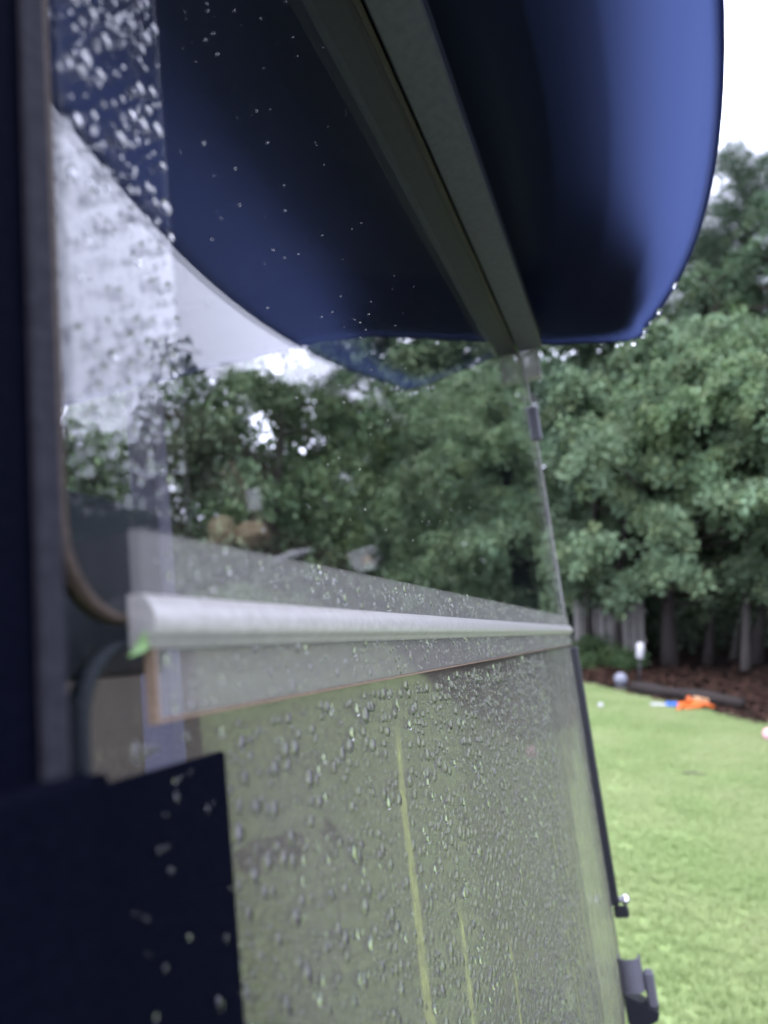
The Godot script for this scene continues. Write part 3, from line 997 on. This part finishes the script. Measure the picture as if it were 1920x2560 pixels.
func golf_cart() -> void:
	var bh := Vector3(0.31464, -0.07979, -0.94585)
	var bv := Vector3(-0.11551, 0.98584, -0.12159)
	var bn := Vector3(0.94216, 0.14751, 0.30097)
	var basis_ := Basis(bh, bv, bn).orthonormalized()
	to_world = Transform3D(basis_, EYE + basis_ * O)
	cart = Node3D.new()
	cart.name = "golf_cart"
	add_child(cart, true)
	cart.transform = to_world
	tag(cart, "golf cart with a dark blue roof and a rain-beaded folding windscreen, close up", "golf cart")
	roof_part()
	var st := st_new()
	# ---- panes
	var up := rounded(0.153, 1.475, 0.019, 0.526, [0.024, 0.004, 0.004, 0.004])
	sheet(st, up, G, 1)
	sheet(st, up, G - 0.005, -1)
	var upper := build("upper_pane", st, M.glass, cart)
	st = st_new()
	rim(st, up, G - 0.0052, G + 0.0002, 0.0022)
	build("pane_edge", st, M.edge, upper)
	st = st_new()
	cbox(st, 1.4735, 1.478, 0.045, 0.526, G - 0.0056, G + 0.0008, 0.001)
	build("glow_edge", st, M.painted_glow, upper)
	var low := rounded(0.158, 1.475, -0.60, 0.013, [0.02, 0.1, 0.004, 0.02])
	st = st_new()
	sheet(st, low, G, 1)
	sheet(st, low, G - 0.005, -1)
	var lower := build("lower_pane", st, M.dull_glass, cart)
	st = st_new()
	rim(st, low, G - 0.0052, G + 0.0002, 0.0022)
	build("pane_edge", st, M.bracket, lower)
	# clear strip along the near edge of the upper pane
	st = st_new()
	cbox(st, 0.157, 0.209, 0.047, 0.526, G + 0.0004, G + 0.0014, 0.0003)
	build("clear_strip", st, M.strip, upper)
	# ---- hinge strip between the panes
	st = st_new()
	var z := G + 0.0003
	extrude_h(st, [Vector2(z, 0.0245), Vector2(z + 0.0035, 0.0245), Vector2(z + 0.0035, 0.0435), Vector2(z + 0.0030, 0.0440), Vector2(z, 0.0440)], 0.178, 1.478, -1)
	var hinge := build("hinge_strip", st, M.hinge, cart)
	st = st_new()
	extrude_h(st, [Vector2(z, 0.0155), Vector2(z, -0.0080), Vector2(z + 0.0030, -0.0080), Vector2(z + 0.0035, -0.0075), Vector2(z + 0.0035, 0.0155)], 0.183, 1.478, -1)
	build("lower_flange", st, M.hinge, hinge)
	st = st_new()
	var arc := [Vector2(z, 0.0255), Vector2(z, 0.0108)]
	for q in [[0.0037, 0.0108], [0.0046, 0.0122], [0.0058, 0.0134], [0.0070, 0.0143], [0.0079, 0.0153], [0.0084, 0.0170], [0.0084, 0.0190], [0.0078, 0.0212], [0.0066, 0.0233], [0.0052, 0.0247], [0.0037, 0.0255]]:
		arc.append(Vector2(z + q[0], q[1]))
	extrude_h(st, arc, 0.176, 1.4795, 0)
	build("bead", st, M.bead, hinge)
	st = st_new()
	cbox(st, 0.183, 1.478, -0.0090, -0.0082, z, z + 0.0037, 0.0003)
	build("yellowed_edge", st, M.yellowed, hinge)
	st = st_new()
	cbox(st, 0.1818, 0.1828, -0.0094, 0.0145, z, z + 0.0037, 0.0003)
	build("yellowed_edge", st, M.yellowed, hinge)
	# ---- fittings on the far edge
	st = st_new()
	cbox(st, 1.477, 1.49, -0.46, -0.012, -0.138, -0.117, 0.004)
	build("edge_trim", st, M.rubber, cart)
	st = st_new()
	cbox(st, 1.470, 1.484, 0.385, 0.455, -0.142, -0.119, 0.005)
	build("rubber_bumper", st, M.clip, cart)
	st = st_new()
	lump(st, C(1.486, -0.452, -0.106), Vector3(0.009, 0.009, 0.008), 0.0, 1, 14, 8)
	tube(st, [C(1.486, -0.452, -0.117), C(1.486, -0.452, -0.109)], [0.005, 0.005], 10)
	build("bolt", st, M.chrome, cart)
	st = st_new()
	cbox(st, 1.478, 1.492, -0.48, -0.4615, -0.128, -0.103, 0.004)
	build("bolt_plate", st, M.rubber, cart)
	# C-shaped holder at the foot
	st = st_new()
	var cc := []
	for i in 13:
		var t := -PI * 0.15 + PI * 1.3 * i / 12.0
		cc.append(Vector2(cos(t), sin(t)))
	for i in cc.size() - 1:
		for v in [[-0.572, -0.522]]:
			var a: Vector2 = cc[i]
			var b: Vector2 = cc[i + 1]
			var P := func(q: Vector2, r: float, y: float) -> Vector3: return C(1.43 - q.y * r, y, -0.112 + q.x * r)
			st.set_smooth_group(0)
			quad(st, P.call(a, 0.019, v[0]), P.call(b, 0.019, v[0]), P.call(b, 0.019, v[1]), P.call(a, 0.019, v[1]), Vector3(-(a.y + b.y), 0, a.x + b.x))
			quad(st, P.call(a, 0.0155, v[0]), P.call(b, 0.0155, v[0]), P.call(b, 0.0155, v[1]), P.call(a, 0.0155, v[1]), -Vector3(-(a.y + b.y), 0, a.x + b.x))
			st.set_smooth_group(-1)
			quad(st, P.call(a, 0.019, v[0]), P.call(b, 0.019, v[0]), P.call(b, 0.0155, v[0]), P.call(a, 0.0155, v[0]), Vector3.DOWN)
			quad(st, P.call(a, 0.019, v[1]), P.call(b, 0.019, v[1]), P.call(b, 0.0155, v[1]), P.call(a, 0.0155, v[1]), Vector3.UP)
	var holder := build("holder_clip", st, M.clip, cart)
	st = st_new()
	cbox(st, 1.425, 1.445, -0.6, -0.545, -0.093, -0.077, 0.006)
	build("tab", st, M.clip, holder)
	st = st_new()
	extrude_h(st, [Vector2(-0.128, -0.615), Vector2(-0.128, -0.574), Vector2(-0.077, -0.602), Vector2(-0.08, -0.612), Vector2(-0.118, -0.632)], 1.415, 1.45, -1)
	build("foot", st, M.rubber, holder)
	# ---- near side: strut, its pale channel, brackets
	st = st_new()
	cbox(st, 0.05, 0.143, -0.3, 0.6, -0.175, -0.120, 0.004)
	var strut := build("front_strut", st, M.black, cart)
	st = st_new()
	cbox(st, 0.131, 0.1378, -0.0172, 0.6, -0.1195, -0.1165, 0.0012)
	build("channel", st, M.channel, strut)
	st = st_new()
	cbox(st, 0.1395, 0.225, 0.005, 0.06, -0.158, -0.150, 0.002)
	build("bracket", st, M.bracket, cart)
	st = st_new()
	cbox(st, 0.06, 0.216, -0.62, -0.0208, G + 0.0006, G + 0.0034, 0.001)
	var seal := build("seal_plate", st, M.black, cart)
	st = st_new()
	cbox(st, 0.03, 0.156, -0.62, -0.0175, G + 0.0036, G + 0.008, 0.002)
	cbox(st, 0.03, 0.1425, -0.62, -0.0155, -0.1222, -0.1135, 0.002)
	build("near_trim", st, M.black, cart)
	# far side struts
	st = st_new()
	cbox(st, 1.385, 1.425, -0.62, 0.53, -0.205, -0.165, 0.005)
	build("front_strut", st, M.black, cart)
	for s in [[1.36, -0.98], [0.2, -0.98]]:
		st = st_new()
		cbox(st, s[0], s[0] + 0.05, -0.75, 0.64, s[1], s[1] + 0.07, 0.006)
		build("rear_strut", st, M.rail, cart)
	# ---- body
	st = st_new()
	extrude_h(st, [Vector2(-0.128, -0.64), Vector2(0.05, -0.68), Vector2(0.28, -0.78), Vector2(0.42, -0.92), Vector2(0.46, -1.05), Vector2(0.42, -1.1), Vector2(-0.15, -1.12), Vector2(-0.15, -0.64)], 0.2, 1.4, 0)
	build("cowl", st, M.cover, cart)
	st = st_new()
	extrude_h(st, [Vector2(-0.16, -0.62), Vector2(-0.2, -0.585), Vector2(-0.42, -0.6), Vector2(-0.46, -0.66), Vector2(-0.36, -0.9), Vector2(-0.16, -0.95)], 0.22, 1.38, 0)
	build("dashboard", st, M.seat, cart)
	st = st_new()
	cbox(st, 0.2, 1.4, -1.14, -1.08, -1.9, -0.16, 0.015)
	build("floor_pan", st, M.black, cart)
	st = st_new()
	cbox(st, 0.22, 1.38, -0.74, -0.6, -1.15, -0.68, 0.04)
	var seat := build("seat", st, M.seat, cart)
	st = st_new()
	cbox(st, 0.24, 1.36, -0.5, -0.12, -1.24, -1.14, 0.035)
	build("backrest", st, M.seat, cart)
	st = st_new()
	cbox(st, 0.22, 1.38, -1.08, -0.745, -1.85, -0.74, 0.03)
	build("engine_cover", st, M.cover, cart)
	st = st_new()
	var wheel := []
	var wr := []
	for i in 28:
		var t := TAU * i / 28
		wheel.append(C(0.52 + cos(t) * 0.17, -0.42 + sin(t) * 0.14, -0.52 - sin(t) * 0.1))
		wr.append(0.012)
	tube(st, wheel, wr, 8, true)
	var sw := build("steering_wheel", st, M.rubber, cart)
	st = st_new()
	tube(st, [C(0.35, -0.42, -0.52), C(0.52, -0.44, -0.515), C(0.69, -0.42, -0.52)], [0.011, 0.02, 0.011], 8)
	tube(st, [C(0.52, -0.44, -0.515), C(0.52, -0.66, -0.38)], [0.018, 0.02], 8)
	build("spoke", st, M.rubber, sw)
	for s in [[0.26, 0.15], [1.34, 0.15], [0.26, -1.5], [1.34, -1.5]]:
		var mid: Vector3 = to_world * C(s[0], -1.1, s[1])
		var down := basis_.inverse() * Vector3.UP
		var hub: Vector3 = to_world.affine_inverse() * Vector3(mid.x, ground_height(mid.x, mid.z) + 0.23, mid.z)
		st = st_new()
		var ax := Vector3(1, 0, 0)
		tube(st, [hub - ax * 0.09, hub - ax * 0.085, hub - ax * 0.06, hub + ax * 0.06, hub + ax * 0.085, hub + ax * 0.09], [0.13, 0.2, 0.225, 0.225, 0.2, 0.13], 26)
		var w := build("wheel", st, M.rubber, cart)
		st = st_new()
		tube(st, [hub - ax * 0.094, hub + ax * 0.094], [0.11, 0.11], 18)
		build("rim", st, M.rail, w)
	# ---- rain
	var none := func(_h: float, _v: float, _r: float) -> bool: return false
	var off_streaks := func(h: float, v: float, r: float) -> bool: return (h < 0.219 and v < -0.017) or (in_streak(h, v) > 0.3 and rng.randf() < 0.85) or (h > 1.05 and r > 0.0012)
	drops_on(lower, Rect2(0.162, -0.56, 1.305, 0.546), 36000, G + 0.0006, 0.00045, 0.0029, 190, off_streaks, true)
	drops_on(lower, Rect2(0.25, -0.56, 1.2, 0.546), 16000, G + 0.0006, 0.00025, 0.0006, 0, off_streaks, true)
	# film of fine spray on the lower pane
	st = st_new()
	st.set_smooth_group(-1)
	var c := [Vector2(0.158, 0.013), Vector2(1.475, 0.013), Vector2(1.475, -0.6), Vector2(0.158, -0.6)]
	for k in [0, 2, 1, 0, 3, 2]:
		st.set_uv(Vector2((c[k].x - 0.158) / 1.322, (0.013 - c[k].y) / 0.613))
		st.add_vertex(C(c[k].x, c[k].y, G + 0.0003))
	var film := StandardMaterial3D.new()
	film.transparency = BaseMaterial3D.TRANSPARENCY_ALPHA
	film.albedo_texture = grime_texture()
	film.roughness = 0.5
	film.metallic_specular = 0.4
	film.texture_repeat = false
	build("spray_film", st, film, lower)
	drops_on(seal, Rect2(0.162, -0.16, 0.052, 0.136), 38, G + 0.0036, 0.0005, 0.0016, 40, none, true)
	drops_on(upper, Rect2(0.158, 0.05, 0.05, 0.46), 1100, G + 0.0017, 0.0006, 0.0024, 50, none, true)
	drops_on(upper, Rect2(0.22, 0.06, 0.5, 0.44), 260, G + 0.0003, 0.0003, 0.0005, 0, none)
	drops_on(hinge, Rect2(0.185, 0.0265, 1.28, 0.0165), 700, z + 0.0037, 0.0005, 0.0020, 30, none, true, 0.85, 0.6)
	drops_on(hinge, Rect2(0.187, -0.0065, 1.28, 0.020), 800, z + 0.0037, 0.0005, 0.0020, 30, none, true, 0.85, 0.6)
	# ---- the green leaf caught at the near end of the hinge
	st = st_new()
	var lp := [C(0.1800, 0.0135, G + 0.004), C(0.1735, 0.0125, G + 0.0065), C(0.1672, 0.0085, G + 0.006)]
	st.set_smooth_group(-1)
	for s in [-1.0, 1.0]:
		var e: Vector3 = lp[1] + Vector3(0, 0.0026 * s, 0.0006)
		var e2: Vector3 = lp[1].lerp(lp[0], 0.5) + Vector3(0, 0.0022 * s, 0.0006)
		tri(st, lp[0], e2, lp[1], Vector3(0, 0, 1))
		tri(st, e2, e, lp[1], Vector3(0, 0, 1))
		tri(st, e, lp[2], lp[1], Vector3(0, 0, 1))
	var lm := mat(0.15, 0.26, 0.09, 0.5)
	lm.backlight_enabled = true
	lm.backlight = Color(0.4, 0.5, 0.3)
	var leaf := build("leaf", st, lm)
	leaf.transform = to_world
	tag(leaf, "small fresh green leaf caught at the near end of the pale hinge strip", "leaf")
